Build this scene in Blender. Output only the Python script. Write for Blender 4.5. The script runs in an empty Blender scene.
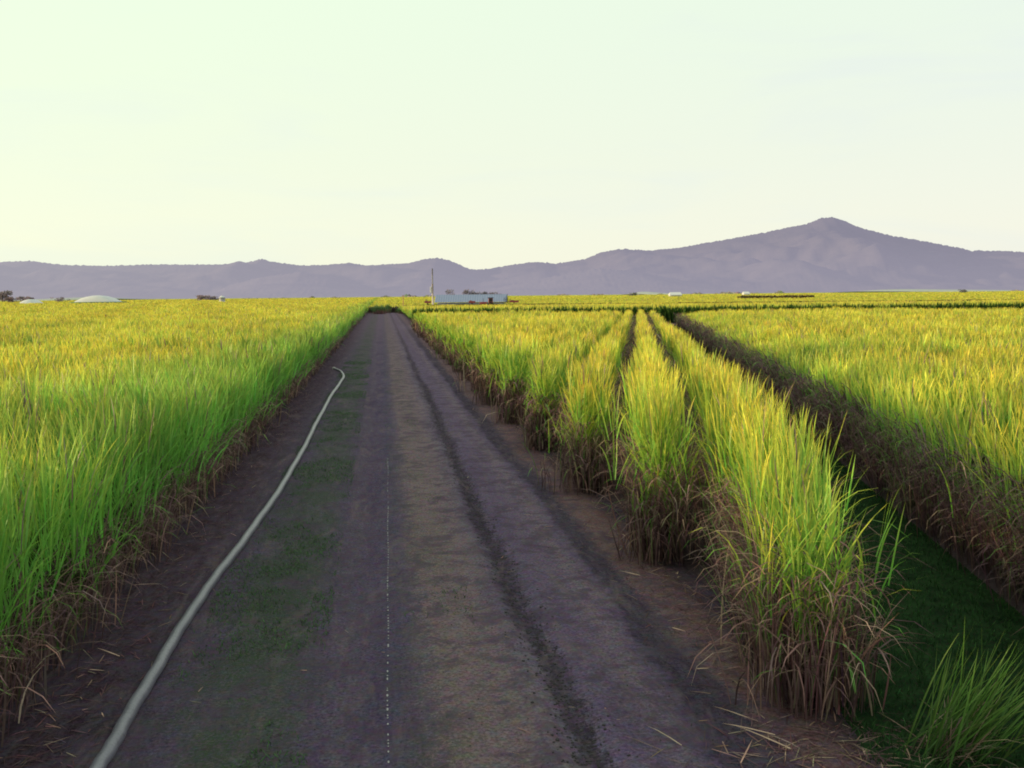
import bpy, math, random
import numpy as np
from mathutils import Matrix, Vector
R = math.radians
rng = np.random.default_rng(7)
random.seed(7)
scn = bpy.context.scene
col = scn.collection
PI = math.pi

# ------------------------------------------------------------------ camera
CH = 4.2; F = 983.0
cam_d = bpy.data.cameras.new('camera'); cam = bpy.data.objects.new('camera', cam_d); col.objects.link(cam)
cam_d.sensor_width = 36; cam_d.lens = 36 * F / 1024; cam_d.clip_end = 40000; cam_d.clip_start = 0.1
CM = Matrix.Translation((0, 0, CH)) @ Matrix.Rotation(R(90 - 5.21), 4, 'X') @ Matrix.Rotation(R(-0.56), 4, 'Z')
cam.matrix_world = CM
scn.camera = cam

def ray(px, py):
    return (CM.to_3x3() @ Vector(((px - 512) / F, -(py - 384) / F, -1))).normalized()
def at(px, py, z=0.0):                     # point on the level z seen at a pixel
    d = ray(px, py); t = (z - CH) / d.z
    return (d.x * t, d.y * t)
def atd(px, py, Y):                        # point at distance Y seen at a pixel
    d = ray(px, py); t = Y / d.y
    return (d.x * t, Y, CH + d.z * t)

# ------------------------------------------------------------------ helpers
def tag(o, label=None, cat=None, group=None, kind=None):
    if label: o['label'] = label
    if cat: o['category'] = cat
    if group: o['group'] = group
    if kind: o['kind'] = kind
    return o
def empty(name, loc=(0, 0, 0), rz=0):
    o = bpy.data.objects.new(name, None); col.objects.link(o)
    o.location = loc; o.rotation_euler = (0, 0, rz); o.empty_display_size = .3
    return o
def link(name, me, parent=None):
    o = bpy.data.objects.new(name, me); col.objects.link(o)
    if parent: o.parent = parent
    return o

def mesh_np(name, V, Q, C, mat, smooth=False):
    """V (n,3), Q (m,4) quads, C (n,3) linear colours"""
    me = bpy.data.meshes.new(name)
    n = len(V); m = len(Q)
    me.vertices.add(n); me.vertices.foreach_set('co', np.ascontiguousarray(V, dtype=np.float32).ravel())
    me.loops.add(m * 4); me.loops.foreach_set('vertex_index', np.ascontiguousarray(Q, dtype=np.int32).ravel())
    me.polygons.add(m); me.polygons.foreach_set('loop_start', np.arange(0, m * 4, 4, dtype=np.int32))
    me.update(calc_edges=True)
    if smooth: me.polygons.foreach_set('use_smooth', np.ones(m, dtype=bool))
    if C is not None:
        a = me.color_attributes.new('Col', 'FLOAT_COLOR', 'POINT')
        cc = np.ones((n, 4), dtype=np.float32); cc[:, :3] = C
        a.data.foreach_set('color', cc.ravel())
    me.materials.append(mat)
    return me

class Acc:
    """collects many pieces of one mesh"""
    def __init__(s): s.V = []; s.Q = []; s.C = []; s.n = 0
    def add(s, V, Q, C):
        s.V.append(V); s.Q.append(Q + s.n); s.C.append(C); s.n += len(V)
    def mesh(s, name, mat, smooth=False):
        return mesh_np(name, np.concatenate(s.V), np.concatenate(s.Q), np.concatenate(s.C), mat, smooth)

def noise2(x, y, sc=1.0, seed=0):
    r = np.random.default_rng(seed); o = 0; a = 0
    for i in range(7):
        f = (0.5 + i * 0.42) / sc; th = r.uniform(0, 2 * PI); p = r.uniform(0, 2 * PI); p2 = r.uniform(0, 2 * PI)
        w = 1 / (1 + .35 * i)
        o = o + w * np.sin((x * math.cos(th) + y * math.sin(th)) * f * 2 + p + 1.3 * np.sin((x * math.sin(th) - y * math.cos(th)) * f + p2)); a += w
    return o / a * 1.6

def blades(acc, P, az, th0, bend, L, W, c0, c1, nseg=4, tw=0.8, cpow=1.0, droop=2.0):
    """curved tapering leaves. P (N,3); th = angle from vertical; c0 root colour, c1 tip colour (N,3)"""
    N = len(P)
    if N == 0: return
    s = np.linspace(0, 1, nseg + 1)
    th = th0[:, None] + bend[:, None] * s[None, :] ** droop
    step = L[:, None] / nseg
    dx = np.sin(th) * step; dz = np.cos(th) * step
    hx = np.concatenate([np.zeros((N, 1)), np.cumsum((dx[:, 1:] + dx[:, :-1]) / 2, 1)], 1)
    hz = np.concatenate([np.zeros((N, 1)), np.cumsum((dz[:, 1:] + dz[:, :-1]) / 2, 1)], 1)
    ca, sa = np.cos(az)[:, None], np.sin(az)[:, None]
    # a little sideways sway
    sw = rng.normal(0, .06, N)[:, None] * L[:, None] * s[None, :] ** 2
    X = P[:, 0:1] + hx * ca - sw * sa; Y = P[:, 1:2] + hx * sa + sw * ca
    Z = np.maximum(P[:, 2:3] + hz, 0.015)
    if nseg >= 4: prof = np.interp(s, [0, .25, .6, .85, 1], [.65, 1, .8, .42, .05])
    elif nseg == 3: prof = np.array([.7, 1, .7, .06])
    elif nseg == 2: prof = np.array([.8, .95, .08])
    else: prof = np.array([1, .25])
    a2 = az + PI / 2 + rng.uniform(-tw, tw, N)
    wx = (np.cos(a2) * W)[:, None] * prof[None] * .5; wy = (np.sin(a2) * W)[:, None] * prof[None] * .5
    V = np.empty((N, nseg + 1, 2, 3))
    V[:, :, 0, 0] = X - wx; V[:, :, 1, 0] = X + wx
    V[:, :, 0, 1] = Y - wy; V[:, :, 1, 1] = Y + wy
    V[:, :, 0, 2] = Z; V[:, :, 1, 2] = Z
    base = (np.arange(N) * (nseg + 1) * 2)[:, None]
    k = np.arange(nseg)[None, :] * 2 + base
    Q = np.stack([k, k + 1, k + 3, k + 2], -1).reshape(-1, 4)
    m = (s ** cpow)[None, :, None]
    C = c0[:, None, :] * (1 - m) + c1[:, None, :] * m
    C = np.repeat(C[:, :, None, :], 2, 2)
    acc.add(V.reshape(-1, 3), Q, np.clip(C.reshape(-1, 3), 0, 1))

def grid(acc, X, Y, Z, C):
    a, b = X.shape
    V = np.stack([X, Y, Z], -1).reshape(-1, 3)
    i = (np.arange(a - 1)[:, None] * b + np.arange(b - 1)[None, :])
    Q = np.stack([i, i + 1, i + b + 1, i + b], -1).reshape(-1, 4)
    if C.ndim == 1: C = np.tile(C, (a * b, 1))
    acc.add(V, Q, C.reshape(-1, 3))

def vc(*c): return np.array(c, dtype=float)
def jit(base, n, a=.18, hue=.10):
    base = np.asarray(base); 
    if base.ndim == 1: base = np.tile(base, (n, 1))
    v = np.exp(rng.normal(0, a, (n, 1)))
    return base * v * np.exp(rng.normal(0, hue, (n, 3)))

# ------------------------------------------------------------------ materials
def newmat(name):
    m = bpy.data.materials.new(name); m.use_nodes = True
    nt = m.node_tree; nt.nodes.clear()
    out = nt.nodes.new('ShaderNodeOutputMaterial')
    return m, nt, out
class N:
    def __init__(s, nt): s.nt = nt
    def n(s, t, **kw):
        x = s.nt.nodes.new(t)
        for k, v in kw.items():
            if k.startswith('i_'): x.inputs[k[2:].replace('_', ' ')].default_value = v
            else: setattr(x, k, v)
        return x
    def l(s, a, b): s.nt.links.new(a, b)
    def math(s, op, a, b=None, c=None, clamp=False):
        x = s.nt.nodes.new('ShaderNodeMath'); x.operation = op; x.use_clamp = clamp
        for i, v in enumerate((a, b, c)):
            if v is None: continue
            if isinstance(v, (int, float)): x.inputs[i].default_value = v
            else: s.l(v, x.inputs[i])
        return x.outputs[0]
    def mix(s, f, a, b, blend='MIX'):
        x = s.nt.nodes.new('ShaderNodeMix'); x.data_type = 'RGBA'; x.blend_type = blend
        for i, v in ((0, f), (6, a), (7, b)):
            if isinstance(v, (int, float)): x.inputs[i].default_value = v
            elif isinstance(v, tuple): x.inputs[i].default_value = (*v, 1)
            else: s.l(v, x.inputs[i])
        return x.outputs[2]
    def noise(s, vec, scale, detail=4, rough=.6, dist=0):
        x = s.n('ShaderNodeTexNoise'); x.inputs['Scale'].default_value = scale; x.inputs['Detail'].default_value = detail
        x.inputs['Roughness'].default_value = rough; x.inputs['Distortion'].default_value = dist
        if vec is not None: s.l(vec, x.inputs['Vector'])
        return x.outputs['Fac']
    def ramp(s, f, stops):
        x = s.n('ShaderNodeValToRGB'); e = x.color_ramp.elements
        while len(e) > 1: e.remove(e[-1])
        e[0].position = stops[0][0]; e[0].color = (*stops[0][1], 1)
        for p, c in stops[1:]:
            q = e.new(p); q.color = (*c, 1)
        s.l(f, x.inputs[0]); return x.outputs[0]
    def smooth(s, v, a, b):
        x = s.n('ShaderNodeMapRange'); x.interpolation_type = 'SMOOTHSTEP'
        x.inputs[1].default_value = a; x.inputs[2].default_value = b
        s.l(v, x.inputs[0]); return x.outputs[0]

def leaf_mat(name, trans=.4, gloss=.05):
    m, nt, out = newmat(name); g = N(nt)
    a = g.n('ShaderNodeAttribute', attribute_name='Col')
    geo = g.n('ShaderNodeNewGeometry')
    nz = g.noise(geo.outputs['Position'], 9.0, 3)
    hv = g.n('ShaderNodeHueSaturation'); g.l(a.outputs['Color'], hv.inputs['Color'])
    g.l(g.math('MULTIPLY_ADD', nz, .9, .55), hv.inputs['Value'])
    d = g.n('ShaderNodeBsdfDiffuse'); t = g.n('ShaderNodeBsdfTranslucent'); gl = g.n('ShaderNodeBsdfGlossy'); gl.inputs['Roughness'].default_value = .42
    g.l(hv.outputs[0], d.inputs['Color']); g.l(hv.outputs[0], t.inputs['Color'])
    mx = g.n('ShaderNodeMixShader'); mx.inputs[0].default_value = trans
    g.l(d.outputs[0], mx.inputs[1]); g.l(t.outputs[0], mx.inputs[2])
    m2 = g.n('ShaderNodeMixShader'); m2.inputs[0].default_value = gloss
    g.l(mx.outputs[0], m2.inputs[1]); g.l(gl.outputs[0], m2.inputs[2])
    g.l(m2.outputs[0], out.inputs[0])
    return m
M_leaf = leaf_mat('cane_leaf', .42, .02)
M_dry = leaf_mat('dry_leaf', .25, .0)
M_grass = leaf_mat('grass_leaf', .3, .0)

def simple(name, c, rough=.7, metal=0, var=.25, scale=3, c2=None, bump=0, detail=5):
    m, nt, out = newmat(name); g = N(nt)
    tc = g.n('ShaderNodeTexCoord')
    nz = g.noise(tc.outputs['Object'], scale, detail)
    b = g.n('ShaderNodeBsdfPrincipled'); b.inputs['Roughness'].default_value = rough; b.inputs['Metallic'].default_value = metal
    d = tuple(x * (1 - var) for x in c) if c2 is None else c2
    g.l(g.mix(nz, tuple(c), tuple(d)), b.inputs['Base Color'])
    if bump:
        bp = g.n('ShaderNodeBump'); bp.inputs['Strength'].default_value = bump; bp.inputs['Distance'].default_value = .02
        g.l(nz, bp.inputs['Height']); g.l(bp.outputs[0], b.inputs['Normal'])
    g.l(b.outputs[0], out.inputs[0])
    return m

# ------------------------------------------------------------------ layout
V2 = lambda p: np.array(p, dtype=float)
def unit(v): return v / np.linalg.norm(v)
LE1, LE2 = V2(at(30, 712)), V2(at(327, 367))           # left field edge at the ground
RE1, RE2 = V2(at(665, 572)), V2(at(470, 386))          # road edge on the cane row side
ROAD = unit(unit(LE2 - LE1) + unit(RE2 - RE1))         # road heading
PERP = np.array([ROAD[1], -ROAD[0]])                   # to the right
RC = np.zeros(2)                                       # the road axis passes under the viewpoint
def road_uv(x, y):
    return x * PERP[0] + y * PERP[1], x * ROAD[0] + y * ROAD[1]
UL = float(((LE1 + LE2) / 2) @ PERP); UR = float(((RE1 + RE2) / 2) @ PERP)
print('road angle', math.degrees(math.atan2(ROAD[0], ROAD[1])), 'UL', UL, 'UR', UR, [float(p @ PERP) for p in (LE1, LE2, RE1, RE2)])
A0 = V2(at(812, 716)); rowdir = unit(V2((0.129, 1.0))); rowperp = np.array([-rowdir[1], rowdir[0]])  # perp: to the left
for p in ((665, 560), (602, 488), (820, 716), (913, 523), (995, 605)):
    q = V2(at(*p)); print('off', p, q, float((q - A0) @ rowperp))
SP = 1.40
RLEFT = -3.1      # ditch to right field edge offset (rowperp coords)
HEAD_END = 237.0
def hcane(D):      # mean height falls with distance (younger cane further down)
    return np.interp(D, [0, 18, 60, 128, 400], [2.62, 2.6, 2.25, 2.12, 2.15])

def in_view(x, y, m=7):
    a = np.degrees(np.arctan2(x, y)); return np.abs(a) < 29 + m

GREEN = vc(.165, .42, .065); LUSH_SHADE = vc(.190, .480, .085); YEL = vc(1.0, .68, .075); YG = vc(.58, .58, .09)  # second green also paints shaded leaves
BROWN = vc(.165, .092, .105); STRAW = vc(.46, .32, .25); RUST = vc(.24, .11, .11)

def canopy(acc, cx, cy, D, lush_shade, edge=None, hm=None, nb=12, rlo=.34, sp=1.0, hard=1.0):
    """stools of cane at cx,cy: nb leaves per stool, LOD by D"""
    for (d0, d1, ns, wmul, lenm) in ((0, 24, 5, 1.0, 1.0), (24, 70, 3, 1.5, 1.0), (70, 170, 2, 2.6, 1.0), (170, 5000, 2, 5, 1.1)):
        k = (D >= d0) & (D < d1)
        n = int(k.sum())
        if n == 0: continue
        X, Y, DD, LU = cx[k], cy[k], D[k], lush_shade[k]
        H = hcane(DD) if hm is None else hm[k]
        H = H * (1 + .07 * noise2(X, Y, 1.6, 3) + .06 * noise2(X, Y, 7, 4)) + rng.normal(0, .10, n)
        az0 = rng.uniform(0, 2 * PI, n)
        r = lambda a: np.repeat(a, nb)
        m = n * nb
        H2 = r(H); az = r(az0) + rng.uniform(-PI, PI, m)
        rad = np.abs(rng.normal(0, .16, m)) * sp
        Px = r(X) + np.cos(az) * rad; Py = r(Y) + np.sin(az) * rad
        low = rng.uniform(0, 1, m) ** 1.5                      # 0 = reaches the canopy top, 1 = ends low
        tipz = H2 * (1.02 - .40 * low)
        L0 = rng.uniform(.50, 1.10, m) * np.where(ns == 2, 1.1, 1)
        root = np.maximum(tipz - L0 * .92, H2 * (rlo - .10 * np.repeat(LU, nb) * (sp > .9)))
        th0 = (np.abs(rng.normal(.12, .15, m)) + .02) * sp + .25 * low * (.5 + .5 * sp)
        bend = np.abs(rng.normal(.65, .55, m)) * (.35 + .65 * sp)
        bend = np.where(low < .3, bend * .45, bend * 1.2)
        L = (tipz - root) * 1.06 * lenm
        W = rng.uniform(.013, .026, m) * wmul * np.clip(r(DD) / max(d0, 14), 1, 1.9 if d0 < 170 else 5)
        lu = r(LU)[:, None]
        c0 = jit(GREEN * (1 - lu) + LUSH_SHADE * lu, m)
        tipc = YEL * (1 - lu) + (YG * .62 + LUSH_SHADE * .38) * lu
        mixr = np.clip(rng.beta(2.0, 1.5, m)[:, None] + (.30 * noise2(r(X), r(Y), 5, 9) + .28 * noise2(r(X), r(Y), 1.3, 19))[:, None], 0, 1)
        c1 = jit(tipc * mixr + YG * (1 - mixr) * (1 - .45 * lu), m, .24)
        lw = hard * (.85 * np.clip(low * 1.5, 0, 1) * np.interp(r(DD), [60, 200], [1, .25]))[:, None]  # low tips turned green, so the sunlit top is partly painted
        c1 = c1 * (1 - lw) + jit(GREEN * (1 - lu) + LUSH_SHADE * lu, m) * lw * .9
        dead = (rng.uniform(0, 1, m) < .045)[:, None]; c1 = np.where(dead, jit(STRAW * .8, m), c1); c0 = np.where(dead, jit(BROWN, m), c0)
        shade = (1 + .30 * noise2(r(X), r(Y), 2.6, 29))[:, None]; c0 = c0 * shade * .85; c1 = c1 * shade
        blades(acc, np.stack([Px, Py, root], 1), az, th0, bend, L, W, c0, c1, ns, cpow=1.3)

def dry_skirt(acc, cx, cy, D, out, nb=10, zmax=1.35, spread=.35):
    """dead leaves hanging and dead stalks along an edge. out = outward azimuth"""
    for (d0, d1, ns, wmul) in ((0, 24, 4, 1.0), (24, 70, 3, 1.7), (70, 400, 2, 3.2)):
        k = (D >= d0) & (D < d1); n = int(k.sum())
        if n == 0: continue
        m = n * nb; r = lambda a: np.repeat(a, nb)
        X, Y, DD, O = r(cx[k]), r(cy[k]), r(D[k]), r(out[k])
        kind = rng.uniform(0, 1, m)
        up = kind < .45
        az = O + rng.normal(0, .95, m)
        z0 = np.where(up, rng.uniform(0, .15, m), rng.uniform(.35, zmax, m))
        th0 = np.where(up, np.abs(rng.normal(.12, .15, m)), rng.uniform(.3, 1.1, m))
        bend = np.where(up, rng.normal(.15, .35, m), rng.uniform(1.3, 2.3, m))
        L = np.where(up, rng.uniform(.5, zmax, m), rng.uniform(.4, 1.0, m))
        W = rng.uniform(.010, .026, m) * wmul
        P = np.stack([X + rng.normal(0, .12, m), Y + rng.normal(0, .12, m), z0], 1)
        s = rng.uniform(0, 1, m)[:, None] ** 3.2
        c = jit(BROWN * (1 - s) + STRAW * s, m, .32, .07)
        c0 = c * np.where(z0 < .3, .6, .9)[:, None]
        grn = (rng.uniform(0, 1, m) < .1)[:, None]
        c1 = np.where(grn, jit(GREEN, m), c)
        blades(acc, P, az, th0, bend, L, W, c0, c1, ns, tw=1.2, droop=1.3)

def rho(D, base=16.0, d0=15.0):
    return base * np.minimum(1, d0 / D) * np.where(D > 140, 140 / D, 1.0)

def sample_polar(dmin, dmax, amin, amax, f, n):
    """importance sample stools: returns x,y,D with density f(D)"""
    Ds = np.linspace(dmin, dmax, 4000) if dmax / dmin < 20 else np.geomspace(dmin, dmax, 4000)
    w = f(Ds) * Ds; cdf = np.concatenate([[0], np.cumsum((w[1:] + w[:-1]) / 2 * np.diff(Ds))])
    tot = cdf[-1] * (amax - amin); n = int(tot)
    D = np.interp(rng.uniform(0, cdf[-1], n), cdf, Ds); a = rng.uniform(amin, amax, n)
    return D * np.sin(a), D * np.cos(a), D

def skirt_line(p0, d, L0, L1, dens, off):
    """points along a line, denser near the camera"""
    s = np.linspace(L0, L1, 6000); P = p0[None] + s[:, None] * d[None]; D = np.hypot(P[:, 0], P[:, 1])
    w = dens * np.minimum(1, 18 / D); cdf = np.concatenate([[0], np.cumsum((w[1:] + w[:-1]) / 2 * np.diff(s))])
    n = int(cdf[-1]); t = np.interp(rng.uniform(0, cdf[-1], n), cdf, s)
    P = p0[None] + t[:, None] * d[None] + off[None] * rng.uniform(0, 1, n)[:, None]
    return P[:, 0], P[:, 1], np.hypot(P[:, 0], P[:, 1])

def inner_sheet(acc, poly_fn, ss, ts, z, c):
    """dark sheet added inside the crop in place of its inner shade; poly_fn(s,t)->(x,y)"""
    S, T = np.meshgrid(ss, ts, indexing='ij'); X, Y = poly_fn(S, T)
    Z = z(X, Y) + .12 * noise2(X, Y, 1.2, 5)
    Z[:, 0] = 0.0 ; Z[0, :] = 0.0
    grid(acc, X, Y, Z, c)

# ------------------------------------------------------------------ left cane field
UEL = UL - .15                                      # line of the outermost stools
def build_left():
    acc = Acc()
    x, y, D = sample_polar(3.5, 1500, R(-78), R(4), rho, 0)
    u, v = road_uv(x, y)
    wob = .12 * noise2(v, v * 0, 2.2, 12)
    gapl = (v > 252) & (v < 262)
    keep = (noise2(x, y, 1.1, 71) > -.75 + .4 * rng.uniform(0, 1, len(x))) & (u < UEL + wob) & (in_view(x, y) | (D < 30)) & ~gapl & (v < 1350)
    # a weedy path of shorter stuff, patches
    x, y, D, u, v = x[keep], y[keep], D[keep], u[keep], v[keep]
    far = D > 30; edge = UEL - u
    lush_shade = np.clip(1.15 - edge / np.interp(D, [5, 12, 20, 60, 150], [8, 6.8, 5, 4, 3.5]) + .55 * noise2(x, y, 3.2, 21), 0, 1)  # road edge coloured greener to paint its shaded side
    canopy(acc, x, y, D, lush_shade, nb=15)
    # behind the viewpoint, coarse, so the road stays in the shade of the crop
    n = 2200; uu = UEL - rng.uniform(0, 14, n) ; v2 = rng.uniform(-14, 5, n)
    xx = uu * PERP[0] + v2 * ROAD[0]; yy = uu * PERP[1] + v2 * ROAD[1]
    canopy(acc, xx, yy, np.full(n, 25.0), np.ones(n), nb=7, hm=np.full(n, 2.6))
    # extra leaves along the edge
    p0 = UEL * PERP
    ex, ey, eD = skirt_line(p0, ROAD, 2, 237, 9, -PERP * .5)
    canopy(acc, ex, ey, eD, np.full(len(ex), .95), nb=9, hm=hcane(eD) * .9)
    ex, ey, eD = skirt_line(p0, ROAD, 2, 237, 16, -PERP * .45)
    outa = math.atan2(PERP[1], PERP[0])
    dry_skirt(acc, ex, ey, eD, np.full(len(ex), outa), nb=8, zmax=1.05)
    # dark sheet for the inner shade
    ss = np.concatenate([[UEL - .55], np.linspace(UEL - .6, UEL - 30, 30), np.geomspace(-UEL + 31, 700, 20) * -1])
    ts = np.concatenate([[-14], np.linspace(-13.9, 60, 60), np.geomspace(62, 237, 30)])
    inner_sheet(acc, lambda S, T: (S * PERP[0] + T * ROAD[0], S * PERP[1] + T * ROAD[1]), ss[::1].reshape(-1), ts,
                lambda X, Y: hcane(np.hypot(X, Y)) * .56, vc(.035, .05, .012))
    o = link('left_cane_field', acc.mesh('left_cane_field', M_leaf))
    tag(o, 'dense sugarcane filling the ground left of the dirt road, green with painted shade along its edge', 'sugarcane', kind='stuff')
    o.name = 'sugarcane_field'
build_left()

# ------------------------------------------------------------------ cane rows between road and ditch
FARY = 123.0
def row_start(k):
    # intersection of the row line with road edge u = UR + .35
    P = A0 + rowperp * SP * k
    s = (UR + .30 - P @ PERP) / (rowdir @ PERP)
    return P, s
ordn = ['first', 'second', 'third', 'fourth', 'fifth', 'sixth', 'seventh', 'eighth', 'ninth', 'tenth', 'eleventh', 'twelfth',
        'thirteenth', 'fourteenth', 'fifteenth', 'sixteenth', 'seventeenth', 'eighteenth', 'nineteenth', 'twentieth', 'twenty-first', 'twenty-second']
def build_row(k):
    P, s0 = row_start(k)
    s0 = 0.0 if k == 0 else s0 - (.75 if k < 3 else .5)
    s1 = (FARY - P[1]) / rowdir[1]
    if s1 - s0 < 3: return False
    st = P + rowdir * s0
    root = empty('cane_row', (st[0], st[1], 0))
    labels = {0: 'sugarcane row nearest the grassy ditch, ending in the big ragged clump at the roadside',
              1: 'second sugarcane row from the ditch, its bushy end set back behind the nearest clump',
              2: 'third sugarcane row from the ditch, ending in a rounded yellow green clump'}
    tag(root, labels.get(k, '%s sugarcane row counted from the grassy ditch, between it and the road' % ordn[k]), 'sugarcane row',
        'sugarcane rows between the road and the ditch')
    # stools along the row
    s = np.linspace(s0, s1, 6000); PP = P[None] + s[:, None] * rowdir[None]; D = np.hypot(PP[:, 0], PP[:, 1])
    w = 17 * np.minimum(1, 16 / D); cdf = np.concatenate([[0], np.cumsum((w[1:] + w[:-1]) / 2 * np.diff(s))])
    n = int(cdf[-1]); t = np.interp((np.arange(n) + rng.uniform(0, 1, n)) / n * cdf[-1], cdf, s)
    wid = .22 if k == 0 else (.2 if k < 4 else .22)
    off = rng.normal(0, wid, n)
    Q = P[None] + t[:, None] * rowdir[None] + off[:, None] * rowperp[None]
    D = np.hypot(Q[:, 0], Q[:, 1])
    H = hcane(D) * (1 + .0 * t)
    endd = t - s0
    if k == 0: H = H * np.interp(endd, [0, .7, 1.8, 4], [.74, .86, .97, .98])
    else: H = H * np.interp(endd, [0, .6, 2], [.88, .97, 1.0])
    side = np.clip(-off / .3, -1, 1)
    lush_shade = np.clip(.0 + .25 * noise2(Q[:, 0], Q[:, 1], 3, 31) + (.38 * (side > .2) if k == 0 else 0), 0, 1)  # nearest row: side away from the sun painted greener, as shade
    if k == 0: lush_shade = np.clip(lush_shade + np.interp(endd, [0, .8, 2.2], [.95, .7, 0]) * (side > -.7), 0, 1)
    if k > 2: lush_shade = np.clip(lush_shade + np.interp(endd, [0, 2.5], [.55, 0]), 0, 1)
    g = Acc()
    fr = (D > 26) & (k < 3)
    canopy(g, Q[~fr, 0], Q[~fr, 1], D[~fr], lush_shade[~fr], nb=17, hm=H[~fr], rlo=.36, sp=.66 if k < 6 else .8, hard=.62)
    if fr.any():
        Q2 = Q[fr] - (off[fr] * .4)[:, None] * rowperp[None]
        canopy(g, Q2[:, 0], Q2[:, 1], D[fr], lush_shade[fr], nb=17, hm=H[fr], rlo=.36, sp=.50, hard=.62)
    # leaves leaning out at the open end
    m = 90
    a = math.atan2(-rowdir[1], -rowdir[0]) + rng.uniform(-1.5, 1.5, m)
    hh = hcane(np.hypot(*st))
    Pp = np.stack([st[0] + rng.normal(0, .27, m), st[1] + rng.uniform(-.1, .5, m), rng.uniform(.75, 1.7, m)], 1)
    blades(g, Pp, a, rng.uniform(.05, .45, m), rng.uniform(.4, 1.8, m), rng.uniform(.5, 1.0, m), rng.uniform(.016, .03, m) * max(1, np.hypot(*st) / 20),
           jit(GREEN, m), jit(YG, m), 5)
    me = g.mesh('green_leaves', M_leaf)
    o = link('green_leaves', me, root); o.location = (-st[0], -st[1], 0)
    # dry part
    d = Acc()
    dens = 15 if k < 3 else 8
    oa_r = math.atan2(-rowperp[1], -rowperp[0]); oa_l = math.atan2(rowperp[1], rowperp[0])
    for sgn, oa in ((-1, oa_r), (1, oa_l)):
        far_e = s1 if k < 3 or (k == 0) else min(s1, s0 + 9)
        x, y, DD = skirt_line(P + rowperp * (sgn * (.22 if k == 0 else .13)), rowdir, s0, far_e, dens, rowperp * sgn * .16)
        dry_skirt(d, x, y, DD, np.full(len(x), oa), nb=10, zmax=1.6 if k < 3 else 1.35)
    ne = 34; ea = math.atan2(-rowdir[1], -rowdir[0])
    x = st[0] + rng.normal(0, .25, ne); y = st[1] + rng.uniform(-.15, .35, ne)
    dry_skirt(d, x, y, np.full(ne, np.hypot(*st)), ea + rng.normal(0, .5, ne), nb=16, zmax=1.4)
    # stalks, standing canes
    nst = int(min(900, 9 * 30)) ; ts = s0 + rng.uniform(0, 1, nst) ** 1.5 * min(30, s1 - s0)
    q = P[None] + ts[:, None] * rowdir[None] + rng.normal(0, .13, nst)[:, None] * rowperp[None]
    blades(d, np.stack([q[:, 0], q[:, 1], np.zeros(nst)], 1), rng.uniform(0, 2 * PI, nst), np.abs(rng.normal(.05, .06, nst)), np.zeros(nst),
           rng.uniform(.9, 1.4, nst), rng.uniform(.022, .034, nst), jit(RUST, nst), jit(vc(.16, .17, .06), nst), 2, tw=3)
    # dark core added inside the row, standing for the shade among the stalks
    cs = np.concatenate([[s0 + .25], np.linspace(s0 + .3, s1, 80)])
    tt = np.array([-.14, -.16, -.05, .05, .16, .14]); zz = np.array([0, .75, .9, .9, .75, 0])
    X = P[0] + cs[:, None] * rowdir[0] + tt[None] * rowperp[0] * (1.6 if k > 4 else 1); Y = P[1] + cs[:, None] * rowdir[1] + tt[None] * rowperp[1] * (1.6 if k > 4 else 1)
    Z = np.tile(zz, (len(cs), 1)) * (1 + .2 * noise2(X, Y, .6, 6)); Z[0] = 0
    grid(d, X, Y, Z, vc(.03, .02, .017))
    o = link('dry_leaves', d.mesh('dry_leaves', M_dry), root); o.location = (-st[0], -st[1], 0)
    return True
nrow = 0
for k in range(22):
    if build_row(k): nrow += 1
print('rows', nrow)

# ------------------------------------------------------------------ right cane field
def build_right():
    acc = Acc()
    x, y, D = sample_polar(4, 135, R(0), R(62), rho, 0)
    P = np.stack([x, y], 1); off = (P - A0) @ rowperp
    s = (P - A0) @ rowdir
    keep = (off < RLEFT - .45 + .15 * noise2(s, s * 0, 2.5, 13)) & (y < 122) & (in_view(x, y) | (D < 24))
    x, y, D, off = x[keep], y[keep], D[keep], off[keep]
    e = RLEFT - off
    lush_shade = np.clip(.55 - e / 5 + .25 * noise2(x, y, 4, 41), 0, .75) + .15 * (np.abs(noise2(x, y, 12, 77)) < .2)
    H = hcane(D) * np.interp(e, [0, .8, 2, 3.5], [.76, .84, .93, .98])
    canopy(acc, x, y, D, np.clip(lush_shade, 0, 1), nb=14, hm=H)
    p0 = A0 + rowperp * (RLEFT - .1)
    oa = math.atan2(rowperp[1], rowperp[0])
    ex, ey, eD = skirt_line(p0 - rowperp * .3, rowdir, -5, 119, 8, -rowperp * .6)
    canopy(acc, ex, ey, eD, np.full(len(ex), .45), nb=6, hm=hcane(eD) * .74, rlo=.5)
    ex, ey, eD = skirt_line(p0, rowdir, -5, 119, 26, -rowperp * .6)
    global BROWN, STRAW; B0, S0 = BROWN, STRAW; BROWN = B0 * vc(.78, .72, .85); STRAW = S0 * .75
    dry_skirt(acc, ex, ey, eD, np.full(len(ex), oa), nb=13, zmax=1.55); BROWN, STRAW = B0, S0
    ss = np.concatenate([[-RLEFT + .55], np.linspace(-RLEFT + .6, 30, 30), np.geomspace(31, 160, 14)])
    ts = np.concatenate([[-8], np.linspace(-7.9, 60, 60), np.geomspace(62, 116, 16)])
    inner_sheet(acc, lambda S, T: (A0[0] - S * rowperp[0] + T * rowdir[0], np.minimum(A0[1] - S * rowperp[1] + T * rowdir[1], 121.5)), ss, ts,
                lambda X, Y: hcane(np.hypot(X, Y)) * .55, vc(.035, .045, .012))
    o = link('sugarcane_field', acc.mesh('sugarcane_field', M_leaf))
    tag(o, 'broad yellow green sugarcane field to the right of the grassy ditch', 'sugarcane', kind='stuff')
build_right()

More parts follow.
